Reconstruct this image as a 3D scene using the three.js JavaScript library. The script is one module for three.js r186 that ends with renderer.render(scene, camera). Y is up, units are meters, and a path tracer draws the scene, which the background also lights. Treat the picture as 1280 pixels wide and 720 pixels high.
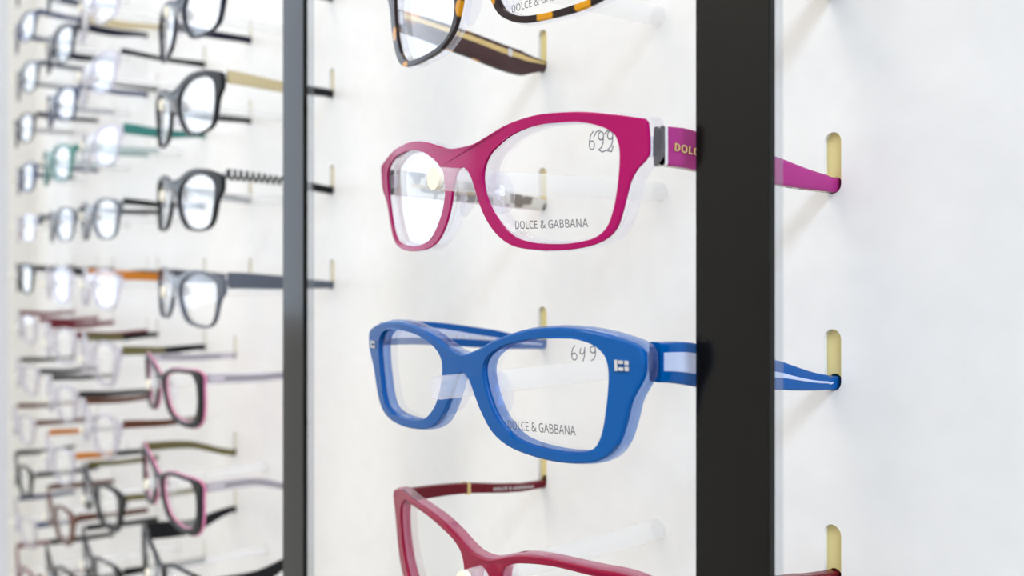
import * as THREE from 'three';
import { mergeGeometries, toCreasedNormals } from 'three/addons/utils/BufferGeometryUtils.js';
import { RectAreaLightUniformsLib } from 'three/addons/lights/RectAreaLightUniformsLib.js';
import { FontLoader } from 'three/addons/loaders/FontLoader.js';
import { TextGeometry } from 'three/addons/geometries/TextGeometry.js';

// ---------------------------------------------------------------- camera, exposure, lamps
// world: x runs along the display wall, y is up, z points out of the wall into the shop
const EYE = 1.45, MM = 0.001;
const scene = new THREE.Scene();
const camera = new THREE.PerspectiveCamera(2 * Math.atan(360 / 1100.6) * 180 / Math.PI, 1280 / 720, 0.01, 30);
const LOOK = Math.atan2(828.5, 1100.6);
camera.position.set(0, EYE, 0.22406);
camera.up.set(0, 1, 0);
camera.lookAt(-Math.cos(LOOK), EYE, 0.22406 - Math.sin(LOOK));
camera.setViewOffset(1280, 720, 0, 45, 1280, 720);
camera.focus = 0.243;
camera.userData.fStop = 11;
const renderer = new THREE.WebGLRenderer({ antialias: true });
renderer.toneMapping = THREE.LinearToneMapping;
renderer.toneMappingExposure = 0.8;
renderer.shadowMap.enabled = true;
RectAreaLightUniformsLib.init();
scene.background = new THREE.Color().setRGB(2.5, 2.8, 3.2);   // overcast daylight outside the shop window
const CEIL = 2.6;
// ceiling panels: [x, z, width, depth, colour, radiance, label]
const PANELS = [
  [1.0, 0.62, 0.6, 0.6, [0.78, 0.93, 1.13], 27.5, 'cool white ceiling light panel above the near end of the display wall'],
  [-0.65, 0.95, 0.6, 0.6, [1.0, 0.9, 0.75], 7, 'warm white ceiling light panel above the rack columns'],
  [-0.05, 2.0, 0.6, 0.6, [1.0, 0.93, 0.83], 6.5, 'white ceiling light panel over the middle of the shop floor'],
  [-1.15, 2.0, 0.6, 0.6, [1.0, 0.93, 0.83], 6.5, 'white ceiling light panel in the corner past the window'],
];

// ---------------------------------------------------------------- helpers
function rng(seed) { let s = seed >>> 0; return () => { s = (s + 0x6D2B79F5) >>> 0; let t = s; t = Math.imul(t ^ (t >>> 15), t | 1); t ^= t + Math.imul(t ^ (t >>> 7), t | 61); return ((t ^ (t >>> 14)) >>> 0) / 4294967296; }; }
const taken = {};
function numbered(n) { const k = taken[n] = (taken[n] ?? -1) + 1; return k ? `${n}_${String(k).padStart(3, '0')}` : n; }
function mesh(name, geo, mat, parent) { const m = new THREE.Mesh(geo, mat); m.name = name; m.castShadow = m.receiveShadow = true; (parent || scene).add(m); return m; }
function thing(name, label, category, group) { const o = new THREE.Group(); o.name = numbered(name); o.userData = { label, category }; if (group) o.userData.group = group; scene.add(o); return o; }
function struct(name, geo, mat, label, category) { const m = mesh(name, geo, mat); m.userData = { kind: 'structure', label, category }; return m; }
function box(x0, x1, y0, y1, z0, z1) { const g = new THREE.BoxGeometry(x1 - x0, y1 - y0, z1 - z0); g.translate((x0 + x1) / 2, (y0 + y1) / 2, (z0 + z1) / 2); return g; }
function std(hex, rough, extra = {}) { return new THREE.MeshPhysicalMaterial({ color: hex, roughness: rough, ...extra }); }
function canvasTex(w, h, draw, srgb = true) { const c = document.createElement('canvas'); c.width = w; c.height = h; draw(c.getContext('2d'), w, h); const t = new THREE.CanvasTexture(c); if (srgb) t.colorSpace = THREE.SRGBColorSpace; t.magFilter = THREE.LinearFilter; return t; }
function dataTex(n, fn, repeat, srgb = true) {
  const d = new Uint8Array(n * n * 4);
  for (let j = 0; j < n; j++) for (let i = 0; i < n; i++) { const c = fn(i / n, j / n); for (let k = 0; k < 3; k++) d[(j * n + i) * 4 + k] = Math.max(0, Math.min(255, c[k])); d[(j * n + i) * 4 + 3] = 255; }
  const t = new THREE.DataTexture(d, n, n); t.wrapS = t.wrapT = THREE.RepeatWrapping; t.magFilter = THREE.LinearFilter; t.repeat.set(repeat, repeat); if (srgb) t.colorSpace = THREE.SRGBColorSpace; t.needsUpdate = true; return t;
}
// periodic value noise on the unit square
function noise(seed, cells) {
  const r = rng(seed), v = Array.from({ length: cells * cells }, () => r()), s = t => t * t * (3 - 2 * t);
  return (x, y) => { x *= cells; y *= cells; const i = Math.floor(x), j = Math.floor(y), a = s(x - i), b = s(y - j), at = (p, q) => v[((q % cells + cells) % cells) * cells + ((p % cells + cells) % cells)];
    return (at(i, j) * (1 - a) + at(i + 1, j) * a) * (1 - b) + (at(i, j + 1) * (1 - a) + at(i + 1, j + 1) * a) * b; };
}
function smooth(pts, n) {                                   // closed curve through points, n samples
  const c = new THREE.CatmullRomCurve3(pts.map(p => new THREE.Vector3(p[0], p[1], 0)), true, 'centripetal');
  return c.getSpacedPoints(n).slice(0, n).map(p => new THREE.Vector2(p.x, p.y));
}
const scaled = (pts, sx, sy = sx) => pts.map(p => [p[0] * sx, p[1] * sy]);

// ---------------------------------------------------------------- materials
const woodA = noise(41, 6), woodB = noise(42, 40);
const wallNoiseA = noise(11, 64), wallNoiseB = noise(12, 9);
const M = {};
M.wall = std(0xf1f0ef, 0.42, { map: dataTex(256, (x, y) => { const v = 240 + 3 * (wallNoiseA(x, y) - 0.5) + 1.2 * (wallNoiseB(x, y) - 0.5); return [v, v, v]; }, 3), color: 0xffffff });
M.core = std(0xded093, 0.75);
M.paint = std(0xf2f1ee, 0.7);
M.ceil = std(0xf6f5f3, 0.9);
M.floor = std(0xc3ab8a, 0.45, { map: dataTex(256, (x, y) => { const g = 0.6 * woodA(x * 0.5, y * 4) + 0.4 * woodB(x * 0.3, y * 2) - 0.5; return [208 + 26 * g, 198 + 26 * g, 184 + 26 * g]; }, 1), color: 0xffffff });
M.black = std(0x0b0a09, 0.14, { ior: 1.3 });
M.clearPane = new THREE.MeshPhysicalMaterial({ color: 0xfcfcff, roughness: 0.04, transmission: 0.93, thickness: 0, ior: 1.45 });
M.clearBlue = new THREE.MeshPhysicalMaterial({ color: 0xb9cdee, roughness: 0.05, transmission: 0.92, thickness: 0, ior: 1.45 });
M.clearRose = new THREE.MeshPhysicalMaterial({ color: 0xdfa6ba, roughness: 0.05, transmission: 0.9, thickness: 0, ior: 1.45 });
M.clearSolid = M.clearPane;
M.acrylic = new THREE.MeshPhysicalMaterial({ color: 0xffffff, roughness: 0.2, transmission: 0.78, thickness: 0, ior: 1.4 });
M.postEdge = new THREE.MeshPhysicalMaterial({ color: 0xf0f2f4, roughness: 0.05, transmission: 0.95, thickness: 0, ior: 1.45 });
M.lens = new THREE.MeshPhysicalMaterial({ color: 0xffffff, roughness: 0, transmission: 1, thickness: 0, ior: 1.5 });
M.tip = std(0xf3ecd9, 0.55);
M.silver = std(0xd6d7da, 0.2, { metalness: 1 });
M.brushed = std(0xe4e2de, 0.35);
M.gold = std(0xd8bf86, 0.25, { metalness: 1 });
const acetate = (hex, extra = {}) => std(hex, 0.12, { ior: 1.29, ...extra });
M.magenta = acetate(0xa6005c);
M.magentaTemple = acetate(0xa82d7c);
M.blue = acetate(0x00529a);
M.paleStripe = acetate(0xc3cbe4);
M.red = acetate(0x8e0834);
M.redTemple = acetate(0x66101e);
const tn1 = noise(21, 5), tn2 = noise(22, 12);
const amberSpots = [[31, -15.4, 3.4, 1.9], [43.6, -15.6, 2.7, 1.9], [-8, -5.2, 1.9, 2.2], [-49, -15.2, 2.4, 1.4], [9.2, -7, 1.6, 1.8], [-57.5, -3, 1.5, 2.6], [60, 8, 3, 4], [52, 18, 5, 2.4], [30, 17.5, 5, 2], [5, 11, 4, 2.2], [-20, 15.5, 5, 2.4], [-45, 19, 4, 2], [-62, 15, 4, 3], [58, -9, 1.6, 2.4]];
M.tortoise = acetate(0xffffff, { map: dataTex(512, (x, y) => {
  const mx = (x > 0.5 ? x - 1 : x) * 140, my = (y > 0.5 ? y - 1 : y) * 140, wob = 0.9 * (tn2(x * 4 % 1, y * 4 % 1) - 0.5); let a = 0;
  for (const [cx, cy, rx, ry] of amberSpots) a = Math.max(a, Math.min(1, Math.max(0, (1.12 - Math.hypot((mx - cx) / rx, (my - cy) / ry) + wob) * 4)));
  return [40 + 172 * a, 27 + 119 * a, 28 - 8 * a]; }, 1 / 0.14) });
const ln1 = noise(31, 26), ln2 = noise(32, 12);
M.leopard = acetate(0xffffff, { map: dataTex(256, (x, y) => { const t = ln1(x, y) * 0.7 + ln2(x, y) * 0.3, a = Math.max(0, Math.min(1, (t - 0.45) * 9)); return [98 + 108 * a, 84 + 116 * a, 76 + 112 * a]; }, 1 / 0.07) });
M.tortTemple = acetate(0xffffff, { map: dataTex(256, (x, y) => { const t = tn1(x, y) + 0.2 * (tn2(x, y) - 0.5), a = Math.max(0, Math.min(1, (t - 0.68) * 7)); return [72 + 130 * a, 50 + 84 * a, 50 - 12 * a]; }, 1 / 0.06) });
M.pad = M.clearPane;
M.check = acetate(0xffffff, { map: dataTex(64, (x, y) => { const u = (x * 6) % 1, v = (y * 2) % 1, k = ((u < 0.5) !== (v < 0.5)) && Math.hypot(u % 0.5 - 0.25, v % 0.5 - 0.25) < 0.24; return k ? [235, 233, 228] : [40, 38, 38]; }, 1 / 0.02) });
const plain = {
  black: acetate(0x121317, { roughness: 0.3 }), ink: acetate(0x16182c, { roughness: 0.3 }), grey: acetate(0x6f7480, { transmission: 0.35, thickness: 0 }), pink: acetate(0xd982a6), teal: acetate(0x3f7f78), navy: acetate(0x27365f),
  brown: acetate(0x5d3524), amber: acetate(0xc77a2a), tan: acetate(0xe0d2ac, { transmission: 0.4, thickness: 0 }), maroon: acetate(0x6e2430), crystal: new THREE.MeshPhysicalMaterial({ color: 0xe6e3ea, roughness: 0.08, transmission: 0.9, thickness: 0 }),
  steel: std(0x70737a, 0.3, { metalness: 1 }), olive: acetate(0x6b6440),
};

// ---------------------------------------------------------------- the shop around the display
const X0 = -1.5, X1 = 1.7, Z1 = 2.8;
struct('floor', box(X0 - 0.1, X1 + 0.1, -0.08, 0, -0.2, Z1 + 0.1), M.floor, 'warm wooden floor of the optician shop', 'floor');
struct('ceiling', box(X0 - 0.1, X1 + 0.1, CEIL, CEIL + 0.08, -0.2, Z1 + 0.1), M.ceil, 'plain white shop ceiling', 'ceiling');
const WIN = [1.3, 2.35, 0.15, 1.0];                       // y0, y1, z0, z1 of the shop window in the end wall
struct('wall_left', mergeGeometries([box(X0 - 0.1, X0, 0, WIN[0], -0.2, Z1), box(X0 - 0.1, X0, WIN[1], CEIL, -0.2, Z1), box(X0 - 0.1, X0, WIN[0], WIN[1], -0.2, WIN[2]), box(X0 - 0.1, X0, WIN[0], WIN[1], WIN[3], Z1)]), M.paint, 'white side wall at the far end of the racks', 'wall');
{ const [a, b, c, d] = WIN, f = 0.03, w = new THREE.Group(); w.name = 'window_1'; w.userData = { kind: 'structure', label: 'shop window in the end wall beyond the racks', category: 'window' }; scene.add(w);
  mesh('window_frame', mergeGeometries([box(X0 - 0.07, X0 - 0.03, a, a + f, c, d), box(X0 - 0.07, X0 - 0.03, b - f, b, c, d), box(X0 - 0.07, X0 - 0.03, a + f, b - f, c, c + f), box(X0 - 0.07, X0 - 0.03, a + f, b - f, d - f, d)]), M.paint, w);
  mesh('window_pane', box(X0 - 0.053, X0 - 0.047, a + f, b - f, c + f, d - f), new THREE.MeshPhysicalMaterial({ color: 0xffffff, roughness: 0, transmission: 1, thickness: 0 }), w); }
struct('wall_right', box(X1, X1 + 0.1, 0, CEIL, -0.2, Z1), M.paint, 'white side wall behind the viewer', 'wall');
struct('wall_front', box(X0 - 0.1, X1 + 0.1, 0, CEIL, Z1, Z1 + 0.1), M.paint, 'white wall facing the eyeglass racks', 'wall');
struct('wall_rear', box(X0, X1, 0, CEIL, -0.2, -0.12), M.paint, 'plain wall hidden behind the slotted panel', 'wall');
for (const [x, z, w, d, c, L, label] of PANELS) {
  const t = thing('ceiling_light', label, 'ceiling light', 'ceiling light panels');
  t.position.set(x, CEIL, z);
  mesh('housing', box(-w / 2 - 0.02, w / 2 + 0.02, -0.03, 0, -d / 2 - 0.02, d / 2 + 0.02), M.paint, t);
  const col = new THREE.Color().setRGB(...c);
  mesh('diffuser', box(-w / 2, w / 2, -0.034, -0.03, -d / 2, d / 2), new THREE.MeshStandardMaterial({ color: 0xffffff, roughness: 0.6, emissive: col, emissiveIntensity: 1.5 }), t);
  const l = new THREE.RectAreaLight(col, L, w, d); l.position.set(0, -0.037, 0); l.rotation.x = -Math.PI / 2; t.add(l);
}

// ---------------------------------------------------------------- eyeglasses
// half outlines in mm, from the top of the bridge round the lens to the underside of the bridge; x > 0 only
const SHAPES = {
  angular: {
    outer: [[0, 12.6], [6.4, 12.9], [14.1, 14.6], [22.1, 16.5], [33.5, 17.6], [42.8, 17.2], [51.3, 16.2], [59.1, 14.6], [65.2, 13.1], [67.6, 12.3], [68, 9.8], [67.8, 4.6], [66.9, 3.1], [64.4, 1.1], [62.4, -1.7], [61, -5.3], [59.4, -9.5], [57.8, -12.6], [55.1, -14.9], [51.1, -16.4], [46, -17.3], [38.6, -17.7], [30.5, -17.4], [21.7, -16.2], [15.4, -13.2], [10.6, -8.6], [7.5, -3.5], [5.7, 1], [3.8, 4.6], [1.4, 6.5], [0, 6.8]],
    hole: [[13.2, 8.9], [19.3, 12.2], [24.5, 14], [33.3, 15.3], [41.2, 15.1], [48.4, 14.4], [55.1, 12.5], [58.9, 10.3], [60.2, 7.4], [60.2, 3.3], [59.1, -3.1], [57.6, -8.3], [55.4, -12.4], [51.9, -14.8], [44.8, -16.1], [37.1, -16.3], [28.9, -15.7], [22, -13.9], [16.7, -10.1], [12.3, -5], [10.2, 0.1], [10.4, 4.9]] },
  soft: {
    outer: [[0, 8.4], [2.5, 8.7], [8.7, 10.4], [16.2, 13.1], [28.5, 16], [39, 17], [49, 16.8], [57.5, 15.7], [62.7, 14.5], [66.4, 13.3], [67.9, 11.6], [67.8, 6.7], [66.6, 4.4], [63.9, 0.4], [62, -5], [60.1, -9.3], [57.3, -12.8], [53.1, -15.1], [47.2, -16.4], [39.7, -17], [31.4, -16.8], [23.3, -15.9], [18.5, -14.7], [13.5, -12.2], [8.8, -7.2], [5.8, -2.6], [3.6, 1.1], [1.2, 2.9], [0, 3.2]],
    hole: [[11.8, 8.4], [18, 11.7], [28.5, 14.1], [41.4, 14.9], [48.9, 14.7], [54.6, 13.1], [57.5, 10.7], [58.5, 7.3], [58.1, 2], [57.2, -2.8], [55.5, -8.8], [53.4, -12], [49.6, -13.9], [42.1, -14.9], [34, -14.9], [27.3, -14.3], [22.6, -13.2], [18.7, -11.1], [14.9, -7.9], [11.7, -2.7], [10.1, 2.2], [10, 5.3]] },
  cat: {
    outer: [[0, 5.4], [4.5, 5.8], [8.5, 7], [13.9, 9], [20.7, 10.9], [27.8, 12], [34.5, 12.5], [41, 12.8], [48, 13.1], [55, 13.5], [61, 13], [65.5, 11.5], [66.4, 8.5], [65.6, 4], [65.4, -2.3], [64.6, -9.5], [62.2, -16.5], [56, -21.5], [46, -23.4], [34, -23.5], [21, -21], [12, -15.5], [7, -8], [5.2, -2], [3.6, 1.4], [1.4, 2.9], [0, 3.1]],
    hole: [[53.5, 10.9], [44.6, 11], [32.5, 10.5], [22.2, 8.9], [14.8, 6.9], [10.9, 4.3], [9.7, 0.5], [10.2, -4], [13.4, -11.5], [20.5, -17.6], [33, -20.6], [46, -20.2], [54, -17], [58.2, -10], [59.6, -2], [58.4, 6.5]] },
  tapered: {
    outer: [[0, 13], [10, 14], [22, 17.3], [36, 19.6], [50, 20.1], [62, 19.4], [67.3, 17.6], [67.2, 12.8], [62.6, 10], [61, 5.7], [60.4, -0.8], [58, -9], [54.4, -13.4], [50, -15.3], [42, -16.4], [32, -16.3], [22.3, -15.5], [16, -13.5], [11.5, -10.8], [8.8, -7.2], [6.6, -3], [5.4, 1], [3.4, 5.2], [1.2, 6.8], [0, 7]],
    hole: [[12, -7], [14, -9.8], [17, -11.8], [21.4, -13.3], [31, -14.4], [41, -14.4], [47.2, -13.7], [52.4, -10.2], [55.4, -1.9], [55.3, 8.5], [53, 13], [45, 16], [33, 15.8], [20, 12.7], [13, 8], [11, 2], [11, -4.4]] },
};
SHAPES.slim = { outer: SHAPES.angular.outer.map(([x, y]) => [x, y * 0.92]), hole: SHAPES.angular.hole.map(([x, y]) => [35.2 + (x - 35.2) * 1.06, (0.2 + (y - 0.2) * 1.04) * 0.92]) };
SHAPES.bold = { outer: SHAPES.angular.outer, hole: SHAPES.angular.hole.map(([x, y]) => [34.6 + (x - 35.2) * 1.03, -1.3 + (y + 0.6) * 1.01]) };
SHAPES.roundish = { outer: SHAPES.soft.outer.map(([x, y]) => [x, y * 1.05]), hole: SHAPES.soft.hole.map(([x, y]) => [34.3 + (x - 34.3) * 0.98, y * 1.03]) };
SHAPES.swept = { outer: SHAPES.cat.outer.map(([x, y]) => [x, y * 0.94 + 3.2]), hole: SHAPES.cat.hole.map(([x, y]) => [34.8 + (x - 34.8) * 1.0, (y + 5) * 0.93 * 0.98 - 5 * 0.94 + 3.2]) };

function grow(pts, d) {                                      // moves a closed outline outward by d
  const n = pts.length, area = THREE.ShapeUtils.area(pts), s = Math.sign(area);
  return pts.map((p, i) => { const a = pts[(i + n - 1) % n], b = pts[(i + 1) % n], tx = b.x - a.x, ty = b.y - a.y, l = Math.hypot(tx, ty) || 1; return new THREE.Vector2(p.x + s * ty / l * d, p.y - s * tx / l * d); });
}
function bend(g, k) { const p = g.attributes.position; for (let i = 0; i < p.count; i++) p.setZ(i, p.getZ(i) - k * p.getX(i) ** 2); return g; }
const curveCache = {};
function curves(key, detail) {
  const id = key + detail; if (curveCache[id]) return curveCache[id];
  const S = SHAPES[key], half = scaled(S.outer, MM), full = [...half, ...half.slice(1, -1).reverse().map(([x, y]) => [-x, y])];
  const outer = smooth(full, detail * 4), hr = smooth(scaled(S.hole, MM), detail * 2), hl = hr.map(p => new THREE.Vector2(-p.x, p.y)).reverse();
  return curveCache[id] = { outer, hr, hl };
}
function slab(outer, holes, z0, z1, bevel, k, segs) {        // ring of acetate between z0 (back) and z1 (front), bent to the base curve
  const sh = new THREE.Shape(outer); for (const h of holes) sh.holes.push(new THREE.Path(h));
  const g = new THREE.ExtrudeGeometry(sh, { depth: z1 - z0 - 2 * bevel, bevelEnabled: true, bevelThickness: bevel, bevelSize: bevel, bevelOffset: -bevel, bevelSegments: segs, steps: 1 });
  g.translate(0, 0, z0 + bevel);
  const q = g.attributes.position, cap = []; for (let i = 0; i < q.count; i += 3) { const z = q.getZ(i); cap.push(Math.abs(q.getZ(i + 1) - z) + Math.abs(q.getZ(i + 2) - z) < 1e-7 ? (Math.abs(z - z1) < 1e-6 ? 1 : -1) : 0); }
  const w = g.attributes.uv; for (let i = 0; i < q.count; i++) w.setXY(i, q.getX(i), q.getY(i));
  bend(g, k); const o = toCreasedNormals(g, 0.55), nn = o.attributes.normal, pp = o.attributes.position;
  cap.forEach((c, i) => { if (c) for (let v = 3 * i; v < 3 * i + 3; v++) { const sx = 2 * k * pp.getX(v), l = Math.hypot(sx, 1); nn.setXYZ(v, c * sx / l, 0, c / l); } });   // the broad faces follow the base curve
  return o;
}
function lensGeo(hole, k, zf, th, rings) {
  const P = grow(hole, 0.0004), n = P.length, c = P.reduce((a, p) => a.add(p), new THREE.Vector2()).divideScalar(n), pos = [], uv = [], idx = [];
  for (const side of [0, 1]) { const b = pos.length / 3, z = (x, y) => zf - side * th - k * x * x - 1.1 * ((y - c.y) ** 2) + 0.9 * ((P[0].y - c.y) ** 2) * 0;
    pos.push(c.x, c.y, z(c.x, c.y)); uv.push(c.x, c.y);
    for (let r = 1; r <= rings; r++) for (const p of P) { const x = c.x + (p.x - c.x) * r / rings, y = c.y + (p.y - c.y) * r / rings; pos.push(x, y, z(x, y)); uv.push(x, y); }
    const tri = (a, q, d) => side ? idx.push(a, d, q) : idx.push(a, q, d);
    for (let i = 0; i < n; i++) { const j = (i + 1) % n; tri(b, b + 1 + i, b + 1 + j);
      for (let r = 1; r < rings; r++) { const A = b + 1 + (r - 1) * n, B = A + n; tri(A + i, B + i, B + j); tri(A + i, B + j, A + j); } } }
  const g = new THREE.BufferGeometry(); g.setAttribute('position', new THREE.Float32BufferAttribute(pos, 3)); g.setAttribute('uv', new THREE.Float32BufferAttribute(uv, 2)); g.setIndex(idx);
  if (THREE.ShapeUtils.area(P) < 0) g.setIndex(idx.map((_, i) => idx[i - i % 3 + [0, 2, 1][i % 3]]));
  g.computeVertexNormals(); return g;
}
// a bar lofted through sections [z, top, bottom, x centre, thickness] with rounded corners
function loft(secs, f0 = 0, f1 = 1, corner = 0.0007) {
  const N = 16, pos = [], uv = [], idx = [], ring = (s) => { const [z, t, b, xc, th] = s, x0 = xc - th / 2 + th * f0, x1 = xc - th / 2 + th * f1, w = (x1 - x0) / 2, h = (t - b) / 2, r = Math.min(corner, w * 0.9, h * 0.9), out = [];
    for (let q = 0; q < 4; q++) { const cx = (x0 + x1) / 2 + (q === 0 || q === 3 ? 1 : -1) * (w - r), cy = (t + b) / 2 + (q < 2 ? 1 : -1) * (h - r); for (let i = 0; i < 4; i++) { const a = (q + i / 3) * Math.PI / 2; out.push([cx + Math.cos(a) * r, cy + Math.sin(a) * r, z]); } } return out; };
  // resample so that the bar bends smoothly
  const S = []; for (let i = 0; i < secs.length - 1; i++) { const p0 = secs[Math.max(0, i - 1)], p1 = secs[i], p2 = secs[i + 1], p3 = secs[Math.min(secs.length - 1, i + 2)];
    for (let q = 0; q < 5; q++) { const t = q / 5; S.push(p1.map((_, k) => k === 1 || k === 2 ? 0.5 * (2 * p1[k] + (p2[k] - p0[k]) * t + (2 * p0[k] - 5 * p1[k] + 4 * p2[k] - p3[k]) * t * t + (3 * p1[k] - p0[k] - 3 * p2[k] + p3[k]) * t ** 3) : p1[k] + (p2[k] - p1[k]) * t)); } }
  S.push(secs[secs.length - 1]);
  S.forEach(s => ring(s).forEach(p => { pos.push(...p); uv.push(p[2], p[1]); }));
  for (let i = 0; i < S.length - 1; i++) for (let j = 0; j < N; j++) { const a = i * N + j, b = i * N + (j + 1) % N, c = a + N, d = b + N; idx.push(a, b, c, b, d, c); }
  for (const e of [0, S.length - 1]) { const b = pos.length / 3; for (let j = 0; j < N; j++) { const q = (e ? S.length - 1 : 0) * N + j; pos.push(pos[q * 3], pos[q * 3 + 1], pos[q * 3 + 2]); uv.push(uv[q * 2], uv[q * 2 + 1]); } for (let j = 1; j < N - 1; j++) e ? idx.push(b, b + j, b + j + 1) : idx.push(b, b + j + 1, b + j); }
  const g = new THREE.BufferGeometry(); g.setAttribute('position', new THREE.Float32BufferAttribute(pos, 3)); g.setAttribute('uv', new THREE.Float32BufferAttribute(uv, 2)); g.setIndex(idx);
  const q = secs[0][0] > secs[secs.length - 1][0] ? idx : idx.map((_, i) => idx[i - i % 3 + [0, 2, 1][i % 3]]); g.setIndex(q);
  return toCreasedNormals(g.toNonIndexed(), 0.7);
}
const at = (secs, z) => { for (let i = 0; i < secs.length - 1; i++) { const a = secs[i], b = secs[i + 1]; if (z <= a[0] && z >= b[0]) { const t = (a[0] - z) / (a[0] - b[0]); return a.map((v, k) => v + (b[k] - v) * t); } } return secs[z > secs[0][0] ? 0 : secs.length - 1]; };
const cut = (secs, z0, z1) => [at(secs, z0), ...secs.filter(s => s[0] < z0 - 1e-6 && s[0] > z1 + 1e-6), at(secs, z1)];
const slots = [];                                            // [x, y of the slot's lower end]
const geoCache = {};
const cached = (k, f) => geoCache[k] ??= f();

/* spec: label, group, shape, pos [mm: along, up, out], yaw, pitch, roll, k, layer mm [coloured, clear], front, clear, right / left temple sections
   [out mm, top, bottom, thickness], slotX [right, left] mm, slotY mm, outerMat, innerMat, detail */
function eyeglasses(s) {
  const t = thing('eyeglasses', s.label, 'eyeglasses', s.group);
  t.rotation.order = 'YXZ'; t.rotation.set(s.pitch || 0, s.yaw || 0, s.roll || 0); t.position.set(s.pos[0] * MM, EYE + s.pos[1] * MM, s.pos[2] * MM); t.updateMatrixWorld(true);
  const inv = t.matrixWorld.clone().invert(), k = s.k ?? 1.6, D = s.detail, C = curves(s.shape, D), [a, b] = s.layer.map(v => v * MM), key = `${s.shape}${D}${k}${s.layer}`, segs = D > 40 ? 3 : 1;
  const fr = mesh('front_frame', cached(key + 'f', () => slab(C.outer, [C.hr, C.hl], -a, 0, Math.min(0.0007, a / 3), k, segs)), s.front, t);
  if (s.rimMat) mesh('rim_edge', cached(key + 'e', () => slab(grow(C.outer, 0.0006), [C.hr, C.hl].map(h => grow(h, -0.0004)), -a - 0.0004, -a * 0.6, 0.0003, k, 1)), s.rimMat, t);
  if (b > 0) mesh('frame_backing', cached(key + 'b', () => slab(grow(C.outer, 0.0004), [C.hr, C.hl].map(h => grow(h, -0.0002)), -a - b, -a - 0.00002, 0.0006, k, segs)), s.clear, t);
  const zl = -(a + b) * 0.45;
  for (const side of [1, -1]) mesh('lens', cached(key + 'l' + side, () => lensGeo(side > 0 ? C.hr : C.hl, k, zl, 0.0014, D > 40 ? 8 : 3)), s.lens || M.lens, t);
  if (D > 30) for (const side of [1, -1]) {                  // nose pads moulded behind the rims
    const g = new THREE.SphereGeometry(1, 20, 14); g.scale(0.0016, 0.0068, 0.0042); g.rotateZ(side * 0.36); g.rotateY(-side * 0.5); const p = s.padAt || [8.2, -1.2]; g.translate(side * p[0] * MM, p[1] * MM, -a - b - 0.0022); mesh('nose_pad', g, s.padMat || M.pad, t);
  }
  // temples: sections are given in the wall's own frame, then brought into this pair's frame
  const hinge = s.hinge ?? 65.9;
  for (const side of [1, -1]) {
    const src = side > 0 ? s.right : s.left, h = new THREE.Vector3(side * hinge * MM, 0, 0).applyMatrix4(t.matrixWorld), sx = s.slotX[side > 0 ? 0 : 1] * MM, zs = src[0][0] * MM;
    const secs = src.map(([z, top, bot, th]) => { const f = Math.min(1, Math.max(0, (zs - z * MM) / zs)); return [z * MM, EYE + top * MM, EYE + bot * MM, h.x + (sx - h.x) * f, (th ?? 3.4) * MM]; });
    secs.push([-0.03, secs.at(-1)[1] - 0.0006, secs.at(-1)[2] + 0.0002, sx, 0.0028]);
    const put = (name, g, m, par) => mesh(name, g.applyMatrix4(inv), m, par || t), out = side > 0 ? [0.5, 1] : [0, 0.5], inn = side > 0 ? [0, 0.5] : [0.5, 1];
    let tm;
    if (s.innerMat) { tm = put('temple', loft(secs, ...out), s.outerMat); put('temple_lining', loft(secs, ...inn), s.innerMat, tm); }
    else tm = put('temple', loft(s.tipFrom ? cut(secs, secs[0][0], s.tipFrom * MM) : secs), side > 0 ? s.outerMat : (s.leftMat || s.outerMat));
    if (s.tipFrom) put('temple_tip', loft(cut(secs, s.tipFrom * MM, -0.03)), s.tipMat, tm);
    if (s.wire) { const w = cut(secs, s.wire[0] * MM, s.wire[1] * MM).map(([z, p, q, x]) => [z, (p + q) / 2 + 0.0007, (p + q) / 2 - 0.0007, x, 0.0012]); put('core_wire', loft(w), plain.steel, tm); }
    if (s.stripe) { const w = cut(secs, secs[0][0] - 0.001, s.stripe[0] * MM).map(([z, p, q, x, th]) => { const f = Math.max(0, Math.min(1, (0.056 - z) / 0.035)); return [z, q + (p - q) * (s.stripe[2] + (0.58 - s.stripe[2]) * f), q + (p - q) * (s.stripe[1] + (0.44 - s.stripe[1]) * f), x, th + 0.0004]; }); put('stripe', loft(w, 0, 1, 0.0002), s.stripeMat, tm); }
    if (s.extra) s.extra(secs, side, put, tm);
    if (D > 30) { const e = secs[0], g = new THREE.CylinderGeometry(0.0012, 0.0012, 0.0046, 14); g.translate(e[3] - side * 0.0027, (e[1] + e[2]) / 2, e[0] + 0.0002); put('hinge', g, M.silver); }
    slots.push([sx + side * 0.0004, EYE + s.slotY * MM]);
  }
  // the peg that carries the bridge
  const bridge = new THREE.Vector3(0, SHAPES[s.shape].outer.at(-1)[1] * MM, -a).applyMatrix4(t.matrixWorld), r = 0.0034, end = bridge.z + (s.pegOut ?? 9) * MM;
  const p = thing('display_peg', s.pegLabel, 'display peg', s.pegGroup); p.position.set(bridge.x, bridge.y - r - 0.0003, 0);
  const rod = new THREE.CylinderGeometry(r, r, end, D > 30 ? 32 : 12); rod.rotateX(Math.PI / 2); rod.translate(0, 0, end / 2); mesh('rod', rod, M.acrylic, p);
  const cap = new THREE.CylinderGeometry(r * 0.96, r * 0.96, 0.0016, D > 30 ? 32 : 12); cap.rotateX(Math.PI / 2); cap.translate(0, 0, end + 0.0008); mesh('end_cap', cap, s.tipClear ? M.clearPane : M.tip, p);
  return { t, fr, k, zl, C };
}
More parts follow.
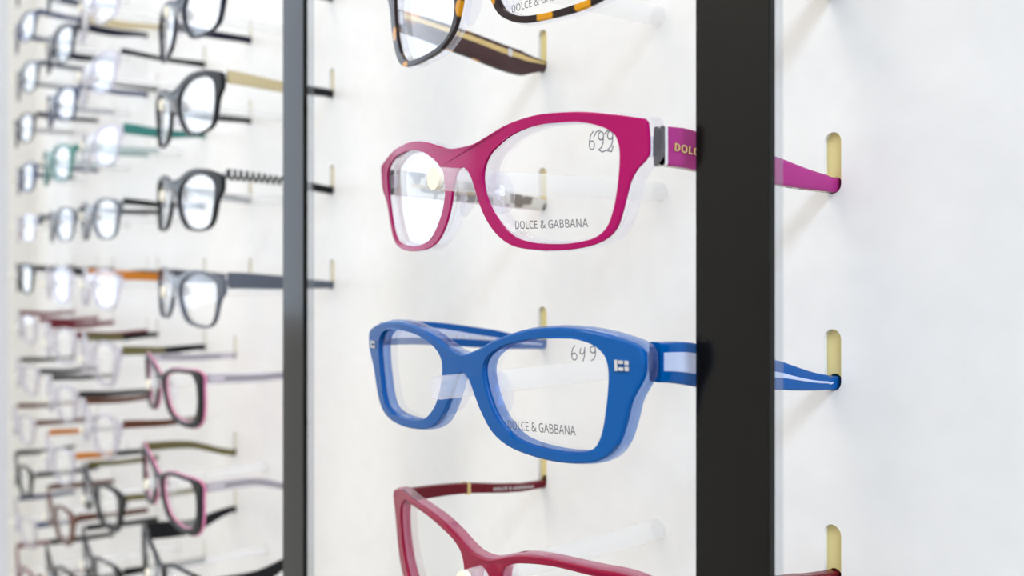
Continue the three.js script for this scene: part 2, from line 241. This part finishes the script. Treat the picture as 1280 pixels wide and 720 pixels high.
// flat print on a lens: a patch that follows the lens surface
function lensPrint(e, name, x0, x1, y0, y1, tilt, draw, w, h) {
  const tex = canvasTex(w, h, draw), g = new THREE.PlaneGeometry(x1 - x0, y1 - y0, 24, 4); g.rotateZ(tilt); g.translate((x0 + x1) / 2, (y0 + y1) / 2, 0);
  const hole = grow(e.C.hr, 0.0004), cy = hole.reduce((a, p) => a + p.y, 0) / hole.length, p = g.attributes.position;
  for (let i = 0; i < p.count; i++) p.setZ(i, e.zl + 0.00006 - e.k * p.getX(i) ** 2 - 1.1 * (p.getY(i) - cy) ** 2);
  g.computeVertexNormals();
  const lens = e.t.children.find(c => c.name === 'lens');
  mesh(name, g, new THREE.MeshStandardMaterial({ map: tex, transparent: true, roughness: 0.7 }), lens);
}
const spaced = (txt, col, font) => (c, w, h) => { c.clearRect(0, 0, w, h); c.fillStyle = col; c.font = font; c.textBaseline = 'middle'; c.textAlign = 'left'; const m = c.measureText(txt).width; c.save(); c.scale(w / (m + 8), 1); c.fillText(txt, 4, h / 2); c.restore(); };
// felt-pen price: strokes in a 100 x 60 box
const pen = (strokes, lw) => (c, w, h) => { c.clearRect(0, 0, w, h); c.strokeStyle = '#4a4c63'; c.lineWidth = lw; c.lineCap = c.lineJoin = 'round'; for (const s of strokes) { c.beginPath(); s.forEach(([x, y], i) => i ? c.lineTo(x * w / 100, y * h / 60) : c.moveTo(x * w / 100, y * h / 60)); c.stroke(); } };
const arc = (cx, cy, rx, ry, a0, a1, n = 18) => Array.from({ length: n + 1 }, (_, i) => { const a = (a0 + (a1 - a0) * i / n) * Math.PI / 180; return [cx + rx * Math.cos(a), cy + ry * Math.sin(a)]; });
const six = x => [[x + 16, 6], [x + 7, 16], [x + 3, 30], ...arc(x + 12, 40, 9, 11, 180, -180)];
const nine = x => [...arc(x + 13, 18, 9, 10, 0, -360), [x + 21, 34], [x + 16, 46], [x + 6, 52]];
const PRINT = 'DOLCE & GABBANA';
const font = await new FontLoader().loadAsync('fonts/droid/droid_sans_bold.typeface.json');
function raised(txt, size, depth, len) { const g = new TextGeometry(txt, { font, size, depth, curveSegments: 3, bevelEnabled: false }); g.computeBoundingBox(); const w = g.boundingBox.max.x - g.boundingBox.min.x; g.translate(-g.boundingBox.min.x, -size / 2, 0); g.scale(len / w, 1, 1); g.rotateY(Math.PI / 2); return g; }
function letters(secs, put, tm) { const e = at(secs, 0.066), f = at(secs, 0.03), g = raised(PRINT, 0.0019, 0.0004, 0.031); g.rotateX(-Math.atan2((e[1] + e[2] - f[1] - f[2]) / 2, 0.036)); g.translate(e[3] + e[4] / 2 - 0.0001, (e[1] + e[2]) / 2, 0.0665); put('raised_letters', g, M.gold, tm); }
function innerPrint(secs, put, tm, z0, z1, mat, frac, size) { const e = at(secs, z0 * MM), f = at(secs, z1 * MM), y = s => s[2] + (s[1] - s[2]) * frac, L = (z0 - z1) * MM, g = raised(PRINT, size, 0.0003, L); g.rotateX(-Math.atan2(y(e) - y(f), L)); g.translate(Math.max(e[3] + e[4] / 2, f[3] + f[4] / 2) - 0.0001, y(e), z0 * MM); put('inner_lettering', g, mat, tm); }

// the four nearest pairs
const nearRow = [73.2, 17, -39.2, -95.0], SX = [-146, -276.8];
const purple = eyeglasses({ label: 'magenta acetate eyeglasses with a clear backing and a handwritten 699', pegLabel: 'clear acrylic peg under the bridge of the magenta eyeglasses',
  shape: 'angular', pos: [-212.6, 17.71, 81.84], yaw: -0.0301, pitch: 0.0726, roll: 0.0019, k: 1.8986, layer: [0.9, 4.4], front: M.magenta, clear: M.clearSolid, detail: 64,
  right: [[69.6, 30, 20.6, 3.6], [58, 29.6, 20.0, 3.4], [25, 25.2, 17.9], [4, 21.8, 17.0], [0, 21.2, 16.9]], left: [[68.5, 29.5, 20.5, 3.6], [50, 28.4, 19.5, 3.4], [25, 25, 18.2], [4, 21.8, 17.0], [0, 21.2, 16.9]],
  slotX: SX, slotY: 16.6, outerMat: M.magentaTemple, innerMat: M.leopard,
  extra: (secs, side, put, tm) => { put('joint_plate', loft(cut(secs, secs[0][0], secs[0][0] - 0.0009).map(([z, p, q, x, th]) => [z, p + 0.0002, q - 0.0002, x, th + 0.0003])), M.brushed, tm);
    if (side > 0) letters(secs, put, tm); else innerPrint(secs, put, tm, 62, 34, M.gold, 0.45, 0.0016); } });
lensPrint(purple, 'lens_print', 0.0200, 0.0474, -0.0125, -0.0092, -0.012, spaced(PRINT, '#55555c', '56px sans-serif'), 640, 64);
lensPrint(purple, 'price_writing', 0.0486, 0.0572, 0.0060, 0.0120, -0.06, pen([six(3), nine(34), nine(66), [[40, 52], [52, 58], [66, 54], [84, 58], [90, 44]], [[22, 20], [30, 8], [44, 4]], [[60, 14], [72, 5], [88, 8]]], 9), 280, 200);

const blue = eyeglasses({ label: 'blue acetate eyeglasses with pale striped temples and a handwritten 649', pegLabel: 'clear acrylic peg under the bridge of the blue eyeglasses',
  shape: 'soft', pos: [-211.09, -37.89, 83.29], yaw: -0.0079, pitch: 0.0133, roll: 0.0442, k: 1.2058, layer: [1.8, 3.0], front: M.blue, clear: M.clearBlue, detail: 64, padAt: [8.6, -3],
  right: [[72.6, -21.2, -30.6, 3.8], [58, -22.6, -33.2, 3.6], [25, -29.2, -36.9], [4, -34.6, -38.9], [0, -35.3, -39.2]], left: [[73, -25, -33, 3.8], [55, -25.5, -34, 3.6], [25, -30, -37.2], [4, -34.6, -38.9], [0, -35.3, -39.2]],
  tipClear: true, slotX: SX, slotY: -39.6, outerMat: M.blue, stripe: [2, 0.3, 0.76], stripeMat: M.paleStripe,
  extra: (secs, side, put, tm) => { if (side < 0) innerPrint(secs, put, tm, 52, 22, M.silver, 0.5, 0.0013); } });
lensPrint(blue, 'lens_print', 0.0178, 0.0446, -0.0113, -0.0076, 0.045, spaced(PRINT, '#4b4b52', '56px sans-serif'), 640, 64);
lensPrint(blue, 'price_writing', 0.0434, 0.0530, 0.0082, 0.0130, 0.03, pen([six(4), [[40, 14], [36, 28], [44, 34], [52, 24], [54, 12]], [[54, 12], [52, 36], [46, 54]], nine(68)], 8), 300, 160);
{ // silver emblem on the corner of the front
  for (const side of [1, -1]) { const gs = []; for (const [dx, dy, w, h] of [[-1.6, 0, 0.9, 2.6], [-0.2, 0.8, 1.5, 0.8], [-0.2, -0.8, 1.5, 0.8], [1.5, 0.7, 1.2, 1.0], [1.5, -0.7, 1.2, 1.0]]) { const g = box((dx - w / 2) * MM, (dx + w / 2) * MM, (dy - h / 2) * MM, (dy + h / 2) * MM, 0, 0.0005); g.translate(side * 0.0623, 0.0085, 0); gs.push(g); }
    mesh('emblem', bend(mergeGeometries(gs), blue.k), M.silver, blue.t); } }

const red = eyeglasses({ label: 'dark red cat-eye eyeglasses with a gold ring on the slim temples', pegLabel: 'clear acrylic peg under the bridge of the dark red eyeglasses', pegOut: 6,
  shape: 'cat', pos: [-213.24, -95.65, 75.03], yaw: -0.0126, pitch: 0.0625, roll: 0.035, k: 1.704, layer: [1.2, 3.2], front: M.red, clear: M.clearRose, detail: 64, hinge: 63.6, padAt: [8.2, -6],
  right: [[63, -83.5, -88.5, 3.4], [40, -85.5, -90, 3], [15, -89, -93.6], [4, -90.6, -94.6], [0, -91, -94.9]], left: [[64, -85.4, -90, 3.4], [40, -87, -91, 3], [15, -91, -94.4], [4, -92, -94.9], [0, -92.2, -95]],
  slotX: SX, slotY: -95.3, outerMat: M.redTemple,
  extra: (secs, side, put, tm) => { put('gold_ring', loft(cut(secs, 0.038, 0.0365).map(([z, p, q, x, th]) => [z, p + 0.0003, q - 0.0003, x, th + 0.0006])), M.gold, tm); if (side < 0) innerPrint(secs, put, tm, 26, 6, M.silver, 0.45, 0.0012); } });

const tort = eyeglasses({ label: 'brown and amber tortoiseshell eyeglasses on the peg above the magenta pair', pegLabel: 'clear acrylic peg carrying the tortoiseshell eyeglasses',
  shape: 'tapered', pos: [-213.45, 78.3, 77.96], yaw: -0.0131, pitch: 0.0732, roll: -0.0044, k: 1.6013, layer: [1.6, 2.6], front: M.tortoise, clear: M.clearSolid, detail: 64, padAt: [8.8, -3],
  right: [[66, 93, 85, 3.4], [35, 86.5, 76.5, 3.2], [12, 80.5, 70.6], [3, 78, 72.4], [0, 77.4, 73]], left: [[66, 87.5, 80, 3.4], [35, 83.8, 74.3, 3.2], [12, 79.8, 70.2], [3, 77.6, 72.2], [0, 77, 72.8]],
  slotX: SX, slotY: 72.4, outerMat: M.tortoise, innerMat: M.tortTemple,
  extra: (secs, side, put, tm) => { put('gold_inlay', loft(cut(secs, secs[0][0] - 0.001, 0).map(([z, p, q, x, th]) => [z, q + (p - q) * 0.84, q + (p - q) * 0.62, x, th + 0.0003]), 0, 1, 0.0002), M.gold, tm);
    put('silver_stud', loft(cut(secs, 0.0185, 0.0165).map(([z, p, q, x, th]) => [z, q + (p - q) * 0.9, q + (p - q) * 0.56, x, th + 0.0006])), M.silver, tm); } });
lensPrint(tort, 'lens_print', 0.0150, 0.0410, -0.0118, -0.0087, -0.01, spaced(PRINT, '#55555c', '56px sans-serif'), 640, 64);


// ---------------------------------------------------------------- the rack columns further along the wall
const WHERE = ['next to the slim post', 'in the second column past the post', 'in the third column past the post', 'in the end column'];
const jr = rng(77);
function farPair(col, slotX, y, shape, front, o = {}) {
  const jit = (a) => (jr() - 0.5) * 2 * a, dx = jit(1.2), cx = (slotX[0] + slotX[1]) / 2 + dx, n = o.out ?? 70 + jit(2), dy = (o.drop ?? -7) + jit(1.2), hy = y + dy + 16 + (o.lift ?? 0), h = o.height ?? 8, zc = n - 2.5 - 7.1;
  const label = `${o.look} ${WHERE[col]}`, group = `eyeglasses on the rack ${WHERE[col]}`;
  eyeglasses({ label, group, pegLabel: `clear peg under ${o.look.replace(/^\w+ly /, '')} ${WHERE[col]}`, pegGroup: `pegs ${WHERE[col]}`, shape, pos: [cx, y + dy, n], yaw: jit(0.025) + (o.yaw ?? 0), pitch: 0.03 + jit(0.03), roll: o.roll ?? jit(0.02), k: 1.6, layer: [2.5, 0], front: plain[front], rimMat: o.rim && plain[o.rim], detail: col ? 18 : 34,
    right: [[zc, hy - 1, hy - 1 - h, 3.2], [zc * 0.5, hy - 3.5, hy - 3.5 - h * 0.85, 3], [4, y + 5.4, y + 0.9], [0, y + 5, y + 0.6]], left: [[zc, hy - 1, hy - 1 - h, 3.2], [zc * 0.5, hy - 3.5, hy - 3.5 - h * 0.85, 3], [4, y + 5.4, y + 0.9], [0, y + 5, y + 0.6]],
    slotX, slotY: y + 0.2, outerMat: o.templeMat || plain[o.temple || front], leftMat: o.leftTemple && plain[o.leftTemple], tipFrom: o.tipFrom, tipMat: plain[o.tip || 'black'], wire: o.wire, padAt: shape === 'swept' ? [8, -3] : [8.4, -1.5], pegOut: 8 });
}
const B1 = [-472, -602], B2 = [-512, -632];
farPair(0, B1, 145, 'bold', 'ink', { look: 'dark navy eyeglasses with thick rims', height: 6 });
farPair(0, B1, 89, 'bold', 'black', { drop: -5, look: 'black eyeglasses with tan temples and black tips', temple: 'tan', leftTemple: 'black', tipFrom: 18, height: 7 });
farPair(0, B1, 33, 'bold', 'black', { drop: -3, look: 'black eyeglasses with finely checked grey temples', templeMat: M.check, leftTemple: 'black', tipFrom: 14, height: 6 });
farPair(0, B1, -22, 'slim', 'grey', { drop: -5, look: 'smoky grey eyeglasses with wide grey temples', height: 9 });
farPair(0, B2, -78, 'swept', 'black', { look: 'black pink-edged eyeglasses with clear temples', rim: 'pink', temple: 'crystal', wire: [50, 10], drop: -6, height: 6 });
farPair(0, B2, -148, 'swept', 'black', { look: 'pink-edged eyeglasses above the heavy black pair', rim: 'pink', temple: 'crystal', leftTemple: 'olive', wire: [50, 10], drop: 2, height: 6 });
farPair(0, B2, -190, 'swept', 'black', { look: 'heavy black eyeglasses with broad black temples', drop: -12, height: 12 });
const C = [-702, -834], D = [-869, -1001], E = [-1075, -1205];
farPair(1, C, 201, 'slim', 'crystal', { look: 'pale crystal eyeglasses', temple: 'tan' });
farPair(1, C, 145, 'slim', 'crystal', { look: 'clear eyeglasses with thin black temples', temple: 'black', height: 4 });
farPair(1, C, 89, 'slim', 'crystal', { look: 'clear eyeglasses with dark teal temples', temple: 'teal' });
farPair(1, C, 33, 'slim', 'grey', { look: 'smoky eyeglasses with black temples', temple: 'black', height: 5 });
farPair(1, C, -22, 'slim', 'crystal', { look: 'clear eyeglasses with amber temples', temple: 'amber', tipFrom: 25, height: 7 });
farPair(1, C, -78, 'roundish', 'crystal', { look: 'clear eyeglasses with olive temples', temple: 'olive', tipFrom: 30, height: 7 });
farPair(1, C, -134, 'soft', 'crystal', { look: 'clear eyeglasses with brown temples', temple: 'brown', height: 6 });
farPair(1, C, -190, 'roundish', 'black', { look: 'black eyeglasses with olive temples', temple: 'olive', height: 5 });
farPair(1, C, -246, 'swept', 'black', { look: 'black cat-eye eyeglasses', height: 5 });
farPair(2, D, 257, 'slim', 'grey', { look: 'smoky grey eyeglasses' });
farPair(2, D, 201, 'bold', 'ink', { look: 'thick dark navy eyeglasses' });
farPair(2, D, 145, 'slim', 'navy', { look: 'slim navy eyeglasses', temple: 'navy', height: 5 });
farPair(2, D, 89, 'angular', 'teal', { look: 'teal eyeglasses', height: 6 });
farPair(2, D, 33, 'slim', 'grey', { look: 'smoky grey eyeglasses with black temples', temple: 'black', height: 4 });
farPair(2, D, -22, 'roundish', 'crystal', { look: 'round-cornered clear eyeglasses with black temples', temple: 'black', height: 6 });
farPair(2, D, -78, 'soft', 'crystal', { look: 'clear eyeglasses with maroon temples', temple: 'maroon', height: 7 });
farPair(2, D, -134, 'roundish', 'crystal', { look: 'clear eyeglasses with black temples', temple: 'black', height: 6 });
farPair(2, D, -190, 'swept', 'crystal', { look: 'clear cat-eye eyeglasses with amber temples', temple: 'amber', tipFrom: 30, height: 6 });
farPair(2, D, -246, 'roundish', 'brown', { look: 'brown eyeglasses', height: 6 });
farPair(2, D, -302, 'soft', 'black', { look: 'soft-cornered black eyeglasses', height: 6 });
[['slim', 'grey', 'smoky grey eyeglasses', 313], ['slim', 'navy', 'navy eyeglasses', 257], ['angular', 'grey', 'angular grey eyeglasses', 201], ['slim', 'ink', 'slim dark navy eyeglasses', 145], ['soft', 'navy', 'soft-cornered navy eyeglasses', 89], ['slim', 'crystal', 'clear eyeglasses with grey temples', 33, 'grey'], ['angular', 'black', 'angular black eyeglasses', -22], ['soft', 'crystal', 'clear eyeglasses with maroon temples', -78, 'maroon'], ['roundish', 'crystal', 'clear eyeglasses with black temples', -134, 'black'], ['soft', 'crystal', 'clear eyeglasses with brown temples', -190, 'brown'], ['roundish', 'black', 'round-cornered black eyeglasses', -246], ['swept', 'crystal', 'clear cat-eye eyeglasses with navy temples', -302, 'navy'], ['soft', 'maroon', 'maroon eyeglasses', -358]]
  .forEach(([sh, f, look, y, temple]) => farPair(3, E, y, sh, f, { look, temple, height: 6 }));

// ---------------------------------------------------------------- the slotted display wall
{
  const sheet = (r, H, up, z0, z1) => {
    const sh = new THREE.Shape([[X0, 0], [X1, 0], [X1, CEIL], [X0, CEIL]].map(p => new THREE.Vector2(...p))), n = 8;
    for (const [x, y] of slots) { const p = []; for (let i = 0; i <= n; i++) { const a = Math.PI * i / n; p.push(new THREE.Vector2(x + Math.cos(a) * r, y + up + H - r + Math.sin(a) * r)); } for (let i = 0; i <= n; i++) { const a = Math.PI + Math.PI * i / n; p.push(new THREE.Vector2(x + Math.cos(a) * r, y + up + r + Math.sin(a) * r)); } sh.holes.push(new THREE.Path(p)); }
    const g = new THREE.ExtrudeGeometry(sh, { depth: z1 - z0, bevelEnabled: false }); g.translate(0, 0, z0); return g; };
  struct('wall_back', sheet(0.0027, 0.0176, 0, -0.0014, 0), M.wall, 'white slotted skin of the display wall', 'wall');
  struct('wall_core', sheet(0.0023, 0.0049, -0.0001, -0.016, -0.0014), M.core, 'pale yellow board showing through the slots', 'wall');
}
// ---------------------------------------------------------------- posts standing in front of the wall, floor to ceiling
function post(x0, x1, label, z1 = 66, mat = M.black) {
  const t = thing('display_post', label, 'post'); t.position.set((x0 + x1) / 2 * MM, 0, 0); const w = (x1 - x0) / 2 * MM;
  const sh = new THREE.Shape(); const z = z1 * MM, th = 0.0020, b = 0.0003; sh.moveTo(-w + b, z); sh.lineTo(w - b, z); sh.lineTo(w, z - b); sh.lineTo(w, z - th); sh.lineTo(-w, z - th); sh.lineTo(-w, z - b);
  const g = new THREE.ExtrudeGeometry(sh, { depth: CEIL, bevelEnabled: false }); g.rotateX(Math.PI / 2); g.scale(1, -1, 1); const p = g.index; // profile lies in x-z, extruded upward
  const q = g.attributes.position; for (let i = 0; i < q.count; i += 3) for (let k = 0; k < 3; k++) { const a = q.array[(i + 1) * 3 + k]; q.array[(i + 1) * 3 + k] = q.array[(i + 2) * 3 + k]; q.array[(i + 2) * 3 + k] = a; }
  g.computeVertexNormals();
  mesh('strip', g, mat, t);
  mesh('clear_backing', box(-w + 0.0004, w - 0.0002, 0, CEIL, z - th - 0.0032, z - th), M.postEdge, t);
}
post(-138.8, -118.0, 'wide glossy black post beside the blue and magenta temples');
post(-384.2, -361.2, 'slim dark post with a grey sheen beside the rack columns');
{ const t = mesh('display_post_white', box(-1.27, -1.25, 0, CEIL, 0.0665, 0.1), std(0xdcdde1, 0.5)); t.name = numbered('white_post'); t.userData = { label: 'white post at the far end of the racks', category: 'post' }; }

renderer.render(scene, camera);
